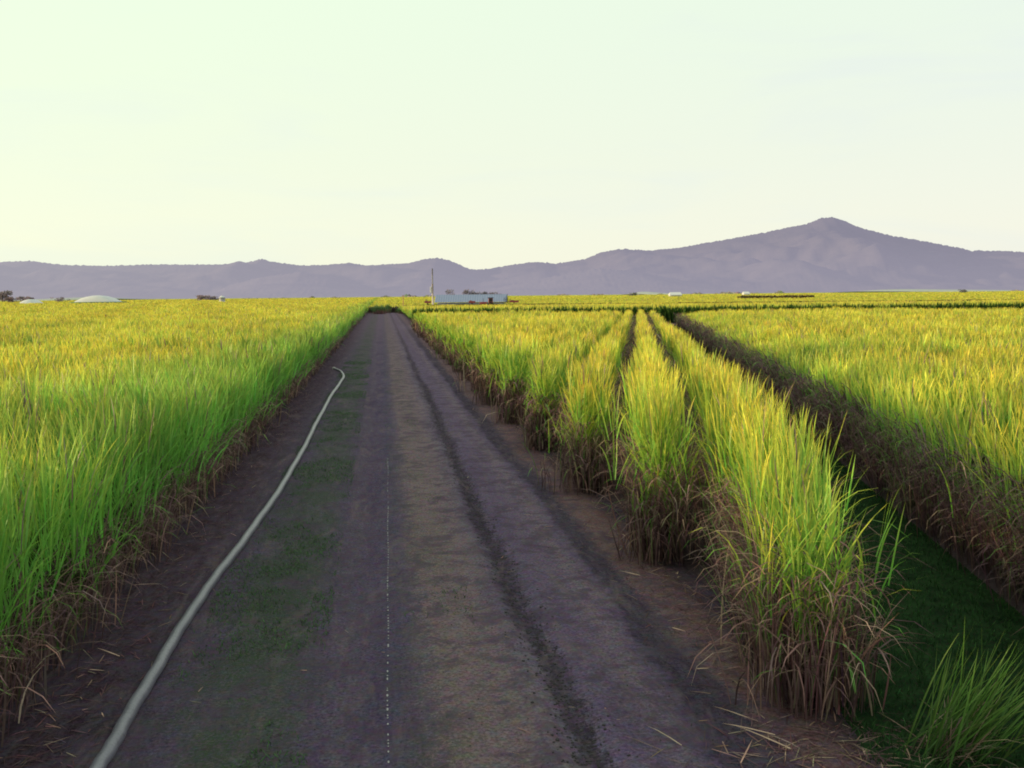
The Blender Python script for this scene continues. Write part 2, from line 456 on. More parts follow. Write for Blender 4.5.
# ------------------------------------------------------------------ far block, beyond the cross track
def build_far():
    acc = Acc()
    x, y, D = sample_polar(130, 1500, R(-12), R(38), lambda D: rho(D) * 1.3, 0)
    u, v = road_uv(x, y)
    keep = (((u > UR + .2) & (y > 138)) | ((v > HEAD_END + 2) & (u > UL - 1))) & (v < 1350)
    # the yard around the shed
    yard = (y > 286) & (y < 316) & (x > -30) & (x < 6)
    keep &= ~yard
    x, y, D, u, v = x[keep], y[keep], D[keep], u[keep], v[keep]
    H = np.where(y < 236, 2.45, 2.2)
    H = np.interp(y, [138, 150, 240, 290, 500, 1400], [2.5, 2.2, 1.6, 1.3, 1.9, 2.2])
    lush_shade = np.clip(.08 + .2 * noise2(x, y, 20, 51), 0, 1) + .55 * (y < 141); H = H * np.where((y < 142) & (u > UR), .84, 1)
    canopy(acc, x, y, D, np.clip(lush_shade, 0, 1), nb=8, hm=H)
    # near face along the cross track, its shade painted as dark leaf colour
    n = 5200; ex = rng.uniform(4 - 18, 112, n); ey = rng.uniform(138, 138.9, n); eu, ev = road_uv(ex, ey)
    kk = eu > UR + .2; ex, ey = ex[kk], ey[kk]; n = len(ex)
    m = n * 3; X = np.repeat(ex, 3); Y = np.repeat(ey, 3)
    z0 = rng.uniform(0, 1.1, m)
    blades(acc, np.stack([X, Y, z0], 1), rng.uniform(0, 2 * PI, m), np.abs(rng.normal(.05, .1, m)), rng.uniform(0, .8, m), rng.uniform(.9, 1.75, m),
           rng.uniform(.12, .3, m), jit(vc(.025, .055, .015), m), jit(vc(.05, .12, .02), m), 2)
    # end wall across the road
    n = 900; eu = rng.uniform(UL - 2, UR + 3, n); ev = HEAD_END + 2 + rng.uniform(0, 1.2, n)
    X = eu * PERP[0] + ev * ROAD[0]; Y = eu * PERP[1] + ev * ROAD[1]
    blades(acc, np.stack([X, Y, rng.uniform(0, .9, n)], 1), rng.uniform(0, 2 * PI, n), np.abs(rng.normal(.05, .1, n)), rng.uniform(0, .8, n), rng.uniform(.6, 1.1, n),
           rng.uniform(.15, .35, n), jit(vc(.10, .07, .07), n), jit(vc(.13, .11, .08), n), 2)
    # dark body added for the shade inside this block
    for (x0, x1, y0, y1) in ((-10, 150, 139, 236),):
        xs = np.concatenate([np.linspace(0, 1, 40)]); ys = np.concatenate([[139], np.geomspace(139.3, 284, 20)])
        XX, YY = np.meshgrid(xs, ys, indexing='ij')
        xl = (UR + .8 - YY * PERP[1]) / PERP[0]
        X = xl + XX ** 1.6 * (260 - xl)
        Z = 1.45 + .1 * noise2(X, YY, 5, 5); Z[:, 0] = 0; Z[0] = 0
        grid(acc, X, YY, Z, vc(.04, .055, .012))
    o = link('sugarcane_field', acc.mesh('sugarcane_field', M_leaf))
    tag(o, 'far sugarcane beyond the dark cross track, a thin yellow band below the hills', 'sugarcane', kind='stuff')
build_far()

# ------------------------------------------------------------------ ground, road
def pos_uv(g):
    geo = g.n('ShaderNodeNewGeometry'); sx = g.n('ShaderNodeSeparateXYZ'); g.l(geo.outputs['Position'], sx.inputs[0])
    u = g.math('ADD', g.math('MULTIPLY', sx.outputs[0], float(PERP[0])), g.math('MULTIPLY', sx.outputs[1], float(PERP[1])))
    v = g.math('ADD', g.math('MULTIPLY', sx.outputs[0], float(ROAD[0])), g.math('MULTIPLY', sx.outputs[1], float(ROAD[1])))
    cmb = g.n('ShaderNodeCombineXYZ'); g.l(u, cmb.inputs[0]); g.l(v, cmb.inputs[1])
    return geo, u, v, cmb.outputs[0]
def mk_ground():
    m, nt, out = newmat('soil'); g = N(nt)
    geo, u, v, uv = pos_uv(g)
    n1 = g.noise(uv, 1.1, 6, .65); n2 = g.noise(uv, 14, 5, .7); n3 = g.noise(uv, 60, 3, .7)
    c = g.mix(n1, (.030, .020, .022), (.075, .05, .048))
    c = g.mix(g.smooth(n2, .42, .7), c, (.10, .068, .058))
    c = g.mix(g.smooth(n3, .62, .75), c, (.15, .11, .08))
    b = g.n('ShaderNodeBsdfDiffuse'); g.l(c, b.inputs[0])
    bp = g.n('ShaderNodeBump'); bp.inputs['Strength'].default_value = .8; bp.inputs['Distance'].default_value = .05
    g.l(g.math('ADD', n2, g.math('MULTIPLY', n3, .5)), bp.inputs['Height']); g.l(bp.outputs[0], b.inputs['Normal'])
    g.l(b.outputs[0], out.inputs[0]); return m
def mk_road():
    m, nt, out = newmat('road_dirt'); g = N(nt)
    geo, u, v, uv = pos_uv(g)
    st = g.n('ShaderNodeMapping'); st.inputs['Scale'].default_value = (1, .22, 1); g.l(uv, st.inputs[0]); suv = st.outputs[0]
    big = g.noise(suv, .8, 5, .6); mid = g.noise(uv, 3.2, 6, .7); fine = g.noise(uv, 26, 5, .75); grain = g.noise(uv, 110, 3, .8); streak = g.noise(suv, 7, 5, .7)
    uw = g.math('ADD', u, g.math('MULTIPLY', g.math('SUBTRACT', mid, .5), .55))
    uw = g.math('ADD', uw, g.math('MULTIPLY', g.math('SUBTRACT', fine, .5), .30))
    uw = g.math('ADD', uw, g.math('MULTIPLY', g.math('SUBTRACT', big, .5), .7))
    uw = g.math('ADD', uw, g.math('MULTIPLY', g.math('SUBTRACT', g.noise(uv, 11, 5, .8), .5), .35))
    mr = g.n('ShaderNodeMapRange'); mr.inputs[1].default_value = -4; mr.inputs[2].default_value = 4.4; g.l(uw, mr.inputs[0])
    def p(x): return (x + 4) / 8.4
    soil = (.06, .043, .055); gry = (.140, .112, .185); drk = (.092, .074, .122); brn = (.205, .157, .168); blk = (.052, .044, .062); grn = (.080, .085, .090)
    c = g.ramp(mr.outputs[0], [(0, soil), (p(-3.0), soil), (p(-2.55), (.07, .06, .08)), (p(-2.1), drk), (p(-1.7), grn), (p(-1.1), grn), (p(-.8), drk), (p(-.55), (.105, .09, .125)),
        (p(-.35), drk), (p(.1), (.09, .08, .13)), (p(.3), (.13, .105, .15)), (p(.5), brn), (p(1.2), (.19, .150, .168)), (p(1.56), (.15, .13, .18)), (p(1.68), blk), (p(1.84), blk), (p(1.98), gry),
        (p(2.5), (.155, .122, .185)), (p(2.72), (.19, .155, .20)), (p(2.95), gry), (p(3.05), (.058, .05, .075)), (p(3.35), (.066, .055, .08)), (p(3.55), (.19, .125, .13)), (p(4.0), (.17, .105, .105)), (1, soil)])
    # mottling
    c = g.mix(g.smooth(streak, .35, .75), c, g.mix(.4, c, (.16, .145, .19)))
    c = g.mix(g.math('MULTIPLY', g.smooth(big, .45, .7), .5), c, g.mix(1.0, c, (.55, .55, .6), 'MULTIPLY'))
    gm = g.n('ShaderNodeMapRange'); gm.inputs[1].default_value = .28; gm.inputs[2].default_value = .78; gm.inputs[3].default_value = .32; gm.inputs[4].default_value = 1.75; g.l(fine, gm.inputs[0])
    vm = g.n('ShaderNodeVectorMath', operation='SCALE'); g.l(c, vm.inputs[0]); g.l(gm.outputs[0], vm.inputs['Scale'])
    c = vm.outputs[0]
    blot = g.noise(uv, 1.7, 6, .72, .6)
    c = g.mix(g.math('MULTIPLY', g.smooth(blot, .46, .60), .7), c, (.085, .068, .10))
    c = g.mix(g.math('MULTIPLY', g.smooth(g.noise(suv, 2.3, 6, .75, .8), .50, .66), .38), c, (.185, .15, .155))
    c = g.mix(g.math('MULTIPLY', g.smooth(v, 45, 150), .55), c, (.15, .115, .15))
    chn = g.n('ShaderNodeTexNoise'); chn.inputs['Scale'].default_value = 9; chn.inputs['Detail'].default_value = 4; chn.inputs['Roughness'].default_value = .7; g.l(uv, chn.inputs['Vector'])
    chm = g.mix(1.0, chn.outputs['Color'], (2.0, 2.0, 2.0), 'MULTIPLY')
    c = g.mix(.55, c, g.mix(1.0, c, chm, 'MULTIPLY'))
    c = g.mix(g.math('MULTIPLY', g.smooth(grain, .58, .78), .6), c, (.19, .16, .16))
    # short green growth
    side = g.math('MULTIPLY', g.smooth(uw, -2.6, -2.0), g.math('SUBTRACT', 1, g.smooth(uw, -1.2, -.5)))
    side2 = g.math('MULTIPLY', g.math('MULTIPLY', g.smooth(uw, -.1, .25), g.math('SUBTRACT', 1, g.smooth(uw, .8, 1.25))), .5)
    grow = g.math('MULTIPLY', g.math('MAXIMUM', side, side2), g.smooth(g.noise(uv, .9, 6, .7), .40, .60))
    grow = g.math('MULTIPLY', grow, g.smooth(g.noise(uv, 30, 5, .8), .42, .58))
    c = g.mix(g.math('MULTIPLY', grow, .8), c, (.048, .080, .042))
    c = g.mix(1.0, c, (1.07, .98, 1.04), 'MULTIPLY')
    b = g.n('ShaderNodeBsdfDiffuse'); g.l(c, b.inputs[0])
    bp = g.n('ShaderNodeBump'); bp.inputs['Strength'].default_value = .9; bp.inputs['Distance'].default_value = .035
    g.l(g.math('ADD', fine, g.math('MULTIPLY', grain, .4)), bp.inputs['Height']); g.l(bp.outputs[0], b.inputs['Normal'])
    g.l(b.outputs[0], out.inputs[0]); return m
M_soil = mk_ground(); M_road = mk_road()
def mk_ditch():
    m, nt, out = newmat('ditch_turf'); g = N(nt)
    geo, u, v, uv = pos_uv(g)
    n1 = g.noise(uv, 2.6, 7, .75); n2 = g.noise(uv, 24, 5, .75)
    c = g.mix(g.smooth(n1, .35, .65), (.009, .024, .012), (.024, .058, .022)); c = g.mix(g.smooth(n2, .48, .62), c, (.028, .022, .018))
    b = g.n('ShaderNodeBsdfDiffuse'); g.l(c, b.inputs[0]); g.l(b.outputs[0], out.inputs[0]); return m

a = Acc(); S = 16000
xs = np.array([-S, -300, -60, 60, 300, S], float); ys = np.array([-300, 0, 60, 300, 2000, S], float)
X, Y = np.meshgrid(xs, ys, indexing='ij'); grid(a, X, Y, X * 0, vc(.1, .1, .1))
def mk_plain():
    m, nt, out = newmat('plain_ground'); g = N(nt)
    geo = g.n('ShaderNodeNewGeometry'); sx = g.n('ShaderNodeSeparateXYZ'); g.l(geo.outputs['Position'], sx.inputs[0])
    n1 = g.noise(geo.outputs['Position'], 1.3, 6, .65); n2 = g.noise(geo.outputs['Position'], .004, 4, .6)
    n3 = g.noise(geo.outputs['Position'], 16, 5, .7)
    c = g.mix(n1, (.042, .030, .038), (.10, .07, .085)); c = g.mix(g.smooth(n3, .5, .7), c, (.14, .10, .10))
    far = g.mix(g.smooth(n2, .4, .6), (.30, .34, .22), (.40, .38, .12))
    f = g.smooth(sx.outputs[1], 300, 1200)
    c = g.mix(f, c, far)
    b = g.n('ShaderNodeBsdfDiffuse'); g.l(c, b.inputs[0])
    bp = g.n('ShaderNodeBump'); bp.inputs['Strength'].default_value = .7; bp.inputs['Distance'].default_value = .04
    g.l(n3, bp.inputs['Height']); g.l(bp.outputs[0], b.inputs['Normal'])
    g.l(b.outputs[0], out.inputs[0]); return m
o = link('ground', a.mesh('ground', mk_plain())); tag(o, kind='structure')

def road_z(u, v):
    z = .02 + .006 * noise2(u, v, .9, 61) + .002 * noise2(u, v, .22, 62)
    z = z - .030 * np.exp(-((u - 1.76) / .17) ** 2) + .022 * np.exp(-((u - 1.45) / .14) ** 2) + .02 * np.exp(-((u - 2.08) / .13) ** 2)
    z = z - .016 * np.exp(-((u + .35) / .35) ** 2) - .014 * np.exp(-((u - 3.15) / .3) ** 2) + .02 * np.exp(-((u - .8) / .4) ** 2)
    z = z + .02
    ed = np.clip(np.minimum(u - (UL - .6), (UR + .5) - u) / .5, 0, 1)
    return .004 + np.maximum(z, .002) * ed
vs = np.concatenate([np.linspace(-6, 5, 20), np.arange(5.1, 30, .07), np.geomspace(30.1, HEAD_END + 4, 160)]); us = np.linspace(UL - .6, UR + .5, 170)
U, Vv = np.meshgrid(us, vs, indexing='ij'); a = Acc()
grid(a, U * PERP[0] + Vv * ROAD[0], U * PERP[1] + Vv * ROAD[1], road_z(U, Vv), vc(.1, .1, .1))
o = link('dirt_road', a.mesh('dirt_road', M_road, True)); tag(o, kind='structure')
# ditch turf strip
a = Acc(); ss = np.linspace(.30, -RLEFT + .1, 12) * -1; ts = np.concatenate([np.linspace(-6, 20, 60), np.geomspace(20.5, 119, 40)])
Sg, Tg = np.meshgrid(ss, ts, indexing='ij')
grid(a, A0[0] + Sg * rowperp[0] + Tg * rowdir[0], A0[1] + Sg * rowperp[1] + Tg * rowdir[1], .004 + .012 * (1 + np.clip(noise2(Sg, Tg, 1.0, 8), -1, 1)), vc(.1, .1, .1))
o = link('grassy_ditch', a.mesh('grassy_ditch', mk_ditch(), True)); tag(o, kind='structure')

# turf blades in the ditch
a = Acc()
s = -3.5 + rng.uniform(0, 1, 30000) ** 1.6 * 34; off = -rng.uniform(.25, -RLEFT + .1, 30000)
P = A0[None] + s[:, None] * rowdir + off[:, None] * rowperp; n = len(s)
blades(a, np.stack([P[:, 0], P[:, 1], np.full(n, .01)], 1), rng.uniform(0, 2 * PI, n), rng.uniform(.1, .9, n), rng.uniform(0, .9, n), rng.uniform(.04, .13, n) * (1 + .6 * np.clip(noise2(P[:, 0], P[:, 1], .5, 88), 0, 1.5)), rng.uniform(.006, .013, n),
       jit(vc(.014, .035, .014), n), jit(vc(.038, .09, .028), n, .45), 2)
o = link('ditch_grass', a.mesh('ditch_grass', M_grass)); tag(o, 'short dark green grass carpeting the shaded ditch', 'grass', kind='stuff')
# sparse low growth on the road
a = Acc(); n0 = 90000
u = np.where(rng.uniform(0, 1, n0) < .8, rng.uniform(-2.4, -.75, n0), rng.uniform(.0, 1.1, n0)); v = 5 + rng.uniform(0, 1, n0) ** 1.5 * 60
k = (noise2(u * 1.2, v * .7, 1.1, 91) + .5 * noise2(u, v, .25, 92) + rng.normal(0, .25, n0)) > np.where(u > -.5, .95, .15)
u, v = u[k], v[k]; n = len(u)
blades(a, np.stack([u * PERP[0] + v * ROAD[0], u * PERP[1] + v * ROAD[1], road_z(u, v) - .004], 1), rng.uniform(0, 2 * PI, n), rng.uniform(.4, 1.3, n), rng.uniform(0, .6, n),
       rng.uniform(.02, .085, n), rng.uniform(.006, .014, n), jit(vc(.06, .10, .055), n), jit(vc(.08, .15, .06), n), 2)
o = link('road_grass', a.mesh('road_grass', M_grass)); tag(o, 'sparse low green grass along the left side of the road', 'grass', kind='stuff')

# straw litter: fallen dry leaves on the road edges
a = Acc()
def litter(n, ufun, vfun, lm=1.0, st=.5, wid=1.0):
    u, v = ufun(n), vfun(n); z = road_z(u, v) + .008
    s = (rng.uniform(0, 1, n) < st)[:, None]
    c = jit(np.where(s, STRAW * .85, BROWN * .9), n, .3)
    blades(a, np.stack([u * PERP[0] + v * ROAD[0], u * PERP[1] + v * ROAD[1], z], 1), rng.uniform(0, 2 * PI, n), rng.uniform(1.35, 1.6, n), rng.uniform(0, .25, n),
           rng.uniform(.08, .5, n) * lm, rng.uniform(.006, .016, n) * wid, c, c, 3, tw=.9)
litter(2600, lambda n: UR + .25 - np.abs(rng.normal(0, .5, n)), lambda n: 6 + rng.uniform(0, 1, n) ** 1.4 * 45, .6, .12)
litter(2600, lambda n: UL - .1 + np.abs(rng.normal(0, .45, n)), lambda n: 5 + rng.uniform(0, 1, n) ** 1.4 * 45, .6, .10)
litter(90, lambda n: rng.uniform(UL + .3, UR - .1, n), lambda n: 6 + rng.uniform(0, 1, n) ** 1.4 * 20, .35, .5)
q = V2(at(850, 752)); uq, vq = road_uv(*q)
litter(420, lambda n: uq + rng.normal(0, .75, n), lambda n: vq + rng.normal(0, .28, n), .9, .35)
for (px, py, L) in ((697, 674, .14), (672, 633, .22), (758, 728, .5), (775, 742, .5), (790, 756, .6), (120, 662, .45), (135, 590, .4), (640, 580, .35), (90, 676, .2)):
    q = V2(at(px, py)); u_, v_ = road_uv(*q); n = 1
    blades(a, np.array([[q[0], q[1], road_z(np.array(u_), np.array(v_)) + .03]]), np.array([random.choice([2.6, -.6, .1, 3.0])]) + rng.normal(0, .2, 1), np.array([1.5]), np.array([.15]), np.array([L]), np.array([.022]),
           np.array([STRAW * 1.5]), np.array([STRAW * 1.5]), 4)
o = link('straw_litter', a.mesh('straw_litter', M_dry)); tag(o, 'dry cane leaves and straw scattered along both road edges', 'straw', kind='stuff')

# clods in the dark wheel rut
def clods():
    import bmesh
    ico = bmesh.new(); bmesh.ops.create_icosphere(ico, subdivisions=1, radius=1)
    iv = np.array([v.co[:] for v in ico.verts]); fa = np.array([[v.index for v in f.verts] for f in ico.faces]); ico.free()
    n = 5200
    tr = rng.uniform(0, 1, n)
    u = np.where(tr < .55, 1.76 + rng.normal(0, .13, n), np.where(tr < .7, 3.15 + rng.normal(0, .3, n), rng.uniform(UL + .3, UR, n)))
    v = 5.5 + rng.uniform(0, 1, n) ** 1.7 * 40
    r_ = rng.uniform(.004, .014, n) * np.where(tr < .55, 1.35, .8)
    r3 = r_[:, None] * rng.uniform(.6, 1.3, (n, 3)); r3[:, 2] *= .7
    Vt = iv[None] * (1 + rng.normal(0, .18, (n, len(iv), 1))) * r3[:, None, :]
    Vt[:, :, 0] += (u * PERP[0] + v * ROAD[0])[:, None]; Vt[:, :, 1] += (u * PERP[1] + v * ROAD[1])[:, None]; Vt[:, :, 2] += (road_z(u, v) + r_ * .2)[:, None]
    Fc = (fa[None] + (np.arange(n) * len(iv))[:, None, None]).reshape(-1, 3)
    me = bpy.data.meshes.new('clods'); m = len(Fc)
    me.vertices.add(n * len(iv)); me.vertices.foreach_set('co', Vt.astype(np.float32).ravel())
    me.loops.add(m * 3); me.loops.foreach_set('vertex_index', Fc.astype(np.int32).ravel())
    me.polygons.add(m); me.polygons.foreach_set('loop_start', np.arange(0, m * 3, 3, dtype=np.int32)); me.update(calc_edges=True)
    me.materials.append(simple('dark_clod', (.05, .042, .05), .95, var=.5, scale=20))
    o = link('soil_clods', me); tag(o, 'small crumbs of dark soil in the wheel ruts', 'soil', kind='stuff')
clods()

# ------------------------------------------------------------------ white dotted line on the road
a = Acc()
Pa = V2(at(388, 768)); Pb = V2(at(388, 470))
ua, va = road_uv(*Pa); ub, vb = road_uv(*Pb)
v = 6.0; 
while v < vb + 1.5:
    t = (v - va) / (vb - va); u = ua + (ub - ua) * t + .006 * math.sin(v * 1.7)
    L = random.uniform(.02, .075); w = random.uniform(.007, .013)
    if random.random() < .82:
        z = float(road_z(np.array(u), np.array(v))) + .004
        nn = 7; ang = np.linspace(0, 2 * PI, nn, endpoint=False)
        # ragged little patch as a fan of quads around a centre line
        l = np.linspace(-.5, .5, 5); wd = w * np.sqrt(np.maximum(.05, 1 - (2 * l) ** 2)) * rng.uniform(.7, 1.2, 5)
        uu = np.stack([u - wd, u + wd], 1); vv = np.stack([v + l * L, v + l * L], 1)
        X = uu * PERP[0] + vv * ROAD[0]; Y = uu * PERP[1] + vv * ROAD[1]
        grid(a, X, Y, np.full_like(X, z + .004), vc(.4, .4, .4))
    v += L * .5 + random.uniform(.03, .10) * (1.0 + .02 * v)
mchalk = simple('chalk_white', (.36, .34, .38), .9, var=.4, scale=40)
o = link('chalk_line', a.mesh('chalk_line', mchalk)); tag(o, 'thin broken line of white specks running along the middle of the road', 'line marking', kind='stuff')

# ------------------------------------------------------------------ hose
def tube(name, pts, rads, mat, parent=None, seg=16, caps=True):
    import bmesh
    bm = bmesh.new(); rings = []
    pts = [Vector(p) for p in pts]
    for i, p in enumerate(pts):
        d = (pts[min(i + 1, len(pts) - 1)] - pts[max(i - 1, 0)]).normalized()
        up = Vector((0, 0, 1)) if abs(d.z) < .95 else Vector((0, 1, 0))
        s = d.cross(up).normalized(); t = s.cross(d)
        rings.append([bm.verts.new(p + (s * math.cos(2 * PI * k / seg) + t * math.sin(2 * PI * k / seg)) * rads[i]) for k in range(seg)])
    for i in range(len(rings) - 1):
        for k in range(seg):
            f = bm.faces.new((rings[i][k], rings[i][(k + 1) % seg], rings[i + 1][(k + 1) % seg], rings[i + 1][k])); f.smooth = True
    if caps: bm.faces.new(rings[0]); bm.faces.new(rings[-1][::-1])
    me = bpy.data.meshes.new(name); bm.normal_update(); bm.to_mesh(me); bm.free(); me.materials.append(mat)
    return link(name, me, parent)
hp = [(40, 860), (70, 815), (98, 768), (127, 718), (166, 652), (203, 594), (240, 545), (274, 498), (300, 455), (318, 420), (331, 396), (340, 383), (343.5, 376), (340, 371), (334, 368.5)]
HR = .067
hw = [V2(at(*p, .085)) for p in hp]
def catmull(P, m=10):
    out = []
    for i in range(len(P) - 1):
        p0 = P[max(i - 1, 0)]; p1 = P[i]; p2 = P[i + 1]; p3 = P[min(i + 2, len(P) - 1)]
        for k in range(m):
            t = k / m
            out.append(.5 * ((2 * p1) + (-p0 + p2) * t + (2 * p0 - 5 * p1 + 4 * p2 - p3) * t * t + (-p0 + 3 * p1 - 3 * p2 + p3) * t ** 3))
    out.append(P[-1]); return out
hc = catmull(hw, 10)
hpts = [(p[0] + .007 * math.sin(i * .55) + .005 * math.sin(i * 1.7), p[1], HR + .012) for i, p in enumerate(hc)]
def mk_hose():
    m, nt, out = newmat('hose_skin'); g = N(nt)
    geo = g.n('ShaderNodeNewGeometry'); n1 = g.noise(geo.outputs['Position'], 1.6, 6, .7); n2 = g.noise(geo.outputs['Position'], 22, 4, .7)
    c = g.mix(n1, (.10, .097, .14), (.22, .205, .26)); c = g.mix(g.smooth(n2, .5, .75), c, (.09, .085, .115))
    b = g.n('ShaderNodeBsdfPrincipled'); b.inputs['Roughness'].default_value = .38; b.inputs['Specular IOR Level'].default_value = .4; g.l(c, b.inputs['Base Color'])
    bp = g.n('ShaderNodeBump'); bp.inputs['Strength'].default_value = .4; bp.inputs['Distance'].default_value = .01; g.l(n2, bp.inputs['Height']); g.l(bp.outputs[0], b.inputs['Normal'])
    g.l(b.outputs[0], out.inputs[0]); return m
M_hose = mk_hose()
root = empty('irrigation_hose', (hpts[-1][0], hpts[-1][1], 0)); tag(root, 'long grey irrigation hose snaking along the left side of the dirt road', 'hose')
inv = Matrix.Translation((-hpts[-1][0], -hpts[-1][1], 0))
ho = tube('hose_body', hpts, [HR * (1 + .015 * math.sin(i * .8)) for i in range(len(hpts))], M_hose, root); ho.location = (-hpts[-1][0], -hpts[-1][1], 0)
e = Vector(hpts[-1]); d = (e - Vector(hpts[-3])).normalized()
c1 = tube('end_coupling', [e - d * .15, e - d * .13, e, e + d * .02, e + d * .12], [HR * 1.05, HR * 1.35, HR * 1.35, HR * 1.15, HR * 1.15], simple('coupling_grey', (.62, .6, .6), .35, .0, .3), root)
c1.location = ho.location

# ------------------------------------------------------------------ leaning tuft bottom right
def tuft(px, py, n, L, az, name, label, spread=.5):
    q = V2(at(px, py)); root = empty('grass_tuft', (q[0], q[1], 0)); tag(root, label, 'grass tuft')
    a = Acc(); Z = rng.normal(0, .17, (n, 3)); Z[:, 2] = .02
    blades(a, Z, az + rng.normal(0, spread, n), rng.uniform(.25, .95, n), rng.uniform(-.15, .25, n), rng.uniform(.55, 1.0, n) * L, rng.uniform(.010, .02, n),
           jit(vc(.045, .10, .025), n), jit(vc(.14, .26, .045), n, .35), 5)
    link('green_leaves', a.mesh('green_leaves', M_leaf), root)
    a = Acc(); m = n // 3; Z = rng.normal(0, .1, (m, 3)); Z[:, 2] = .02
    blades(a, Z, az + rng.normal(0, .9, m), rng.uniform(.5, 1.2, m), rng.uniform(0, 1.2, m), rng.uniform(.3, .7, m) * L, rng.uniform(.008, .016, m), jit(BROWN, m), jit(STRAW * .8, m), 4)
    link('dry_leaves', a.mesh('dry_leaves', M_dry), root)
tuft(948, 758, 150, 1.25, 0.0, 'grass_tuft', 'green leaning tuft of long grass at the near mouth of the ditch', .45)

# ------------------------------------------------------------------ boxes etc
def boxes(name, lst, mat, parent=None, bevel=0):
    import bmesh
    bm = bmesh.new()
    for (cx, cy, cz, sx, sy, sz) in lst:
        r = bmesh.ops.create_cube(bm, size=1)
        for v in r['verts']: v.co = Vector((cx + v.co.x * sx, cy + v.co.y * sy, cz + v.co.z * sz))
    if bevel: bmesh.ops.bevel(bm, geom=bm.edges[:], offset=bevel, segments=1, affect='EDGES')
    me = bpy.data.meshes.new(name); bm.to_mesh(me); bm.free(); me.materials.append(mat); return link(name, me, parent)
def polymesh(name, V, Fs, mat, parent=None):
    me = bpy.data.meshes.new(name); me.from_pydata(V, [], Fs); me.update(); me.materials.append(mat); return link(name, me, parent)

M_roof = simple('roof_tin', (.19, .23, .38), .6, 0, .15, .6)
M_wallw = simple('white_wall', (.62, .62, .60), .8, 0, .2, 1)
M_dark = simple('dark_opening', (.02, .02, .02), .9)
M_red = simple('red_paint', (.26, .045, .05), .6, 0, .3, 2)
M_tyre = simple('tyre_rubber', (.02, .02, .02), .9)
M_pole = simple('pale_pole', (.60, .52, .50), .8, 0, .3, 2)
M_poled = simple('dark_pole', (.26, .24, .27), .8, 0, .3, 2)
M_white = simple('white_sheet', (.56, .56, .58), .6, 0, .08, .3)
M_rust = simple('rusty_steel', (.20, .10, .07), .8, 0, .4, 2)

# shed
SY = 300.0
xl = atd(434.5, 300, SY)[0]; xr = atd(507, 300, SY)[0]; W = xr - xl; zt = atd(470, 294.6, SY + 5)[2]
M_shedw = simple('shed_wall', (.34, .37, .44), .8, 0, .2, 1)
shed = empty('farm_shed', ((xl + xr) / 2, SY, 0)); tag(shed, 'long low farm shed with a blue grey roof standing beyond the cane', 'shed')
hw_, dp, ev = W / 2, 11, 1.95
boxes('wall', [(0, .15, 0.9, W - 2.0, .2, 1.8), (0, dp - .15, 0.9, W - 2.0, .2, 1.8), (-hw_ + .9, dp / 2, .9, .2, dp - .6, 1.8)], M_shedw, shed)
boxes('post', [(hw_ - .6, .15, 0.9, .25, .25, 1.8)], M_wallw, shed); boxes('post', [(hw_ - .6, dp - .15, 0.9, .25, .25, 1.8)], M_wallw, shed)
def roof_mesh():
    V = []; Fs = []; n = 60; cols = np.linspace(-hw_, hw_, n + 1)
    for i, x in enumerate(cols):
        dz = .06 if i % 2 else 0
        V += [(x, -.6, ev + dz), (x, dp / 2, zt + dz), (x, dp + .6, ev + dz)]
    for i in range(n):
        b = i * 3; Fs += [(b, b + 3, b + 4, b + 1), (b + 1, b + 4, b + 5, b + 2)]
    return polymesh('roof', V, Fs, M_roof, shed)
roof_mesh()
polymesh('gable_end', [(hw_ - .55, 0, 1.8), (hw_ - .55, dp, 1.8), (hw_ - .55, dp / 2, zt - .1), (hw_ - .5, 0, 1.8), (hw_ - .5, dp, 1.8), (hw_ - .5, dp / 2, zt - .1)],
         [(0, 1, 2), (3, 5, 4), (0, 2, 5, 3), (1, 4, 5, 2)], M_wallw, shed)
polymesh('barge_board', [(hw_ + .05, -.7, ev - .25), (hw_ + .05, dp / 2, zt - .2), (hw_ + .05, dp / 2, zt + .12), (hw_ + .05, -.7, ev + .1),
                         (hw_ + .16, -.7, ev - .25), (hw_ + .16, dp / 2, zt - .2), (hw_ + .16, dp / 2, zt + .12), (hw_ + .16, -.7, ev + .1)],
         [(0, 1, 2, 3), (4, 7, 6, 5), (0, 4, 5, 1), (3, 2, 6, 7), (0, 3, 7, 4), (1, 5, 6, 2)], M_dark, shed)
# mast
mx, my, _ = atd(432.8, 300, SY - 4); mt = atd(432.8, 268.5, SY - 4)[2]
mast = empty('utility_pole', (mx, my, 0)); tag(mast, 'tall slender pole with a white box at the left end of the blue shed', 'pole')
tube('pole_shaft', [(0, 0, 0), (0, 0, mt * .62)], [.3, .24], M_pole, mast, 10)
tube('pole_top', [(0, 0, mt * .62), (0, 0, mt)], [.22, .16], M_poled, mast, 10)
zb = atd(431, 290, SY - 4)[2]
boxes('transformer_box', [(-.52, 0, zb, .5, .5, 1.9)], M_white, mast, .05)
for bx_ in ((0, 0, mt - 1.4, .5, .12, .14), (0, 0, mt - .5, .4, .12, .12), (-.15, 0, zb + .6, .4, .1, .1)): boxes('cross_arm', [bx_], M_poled, mast)

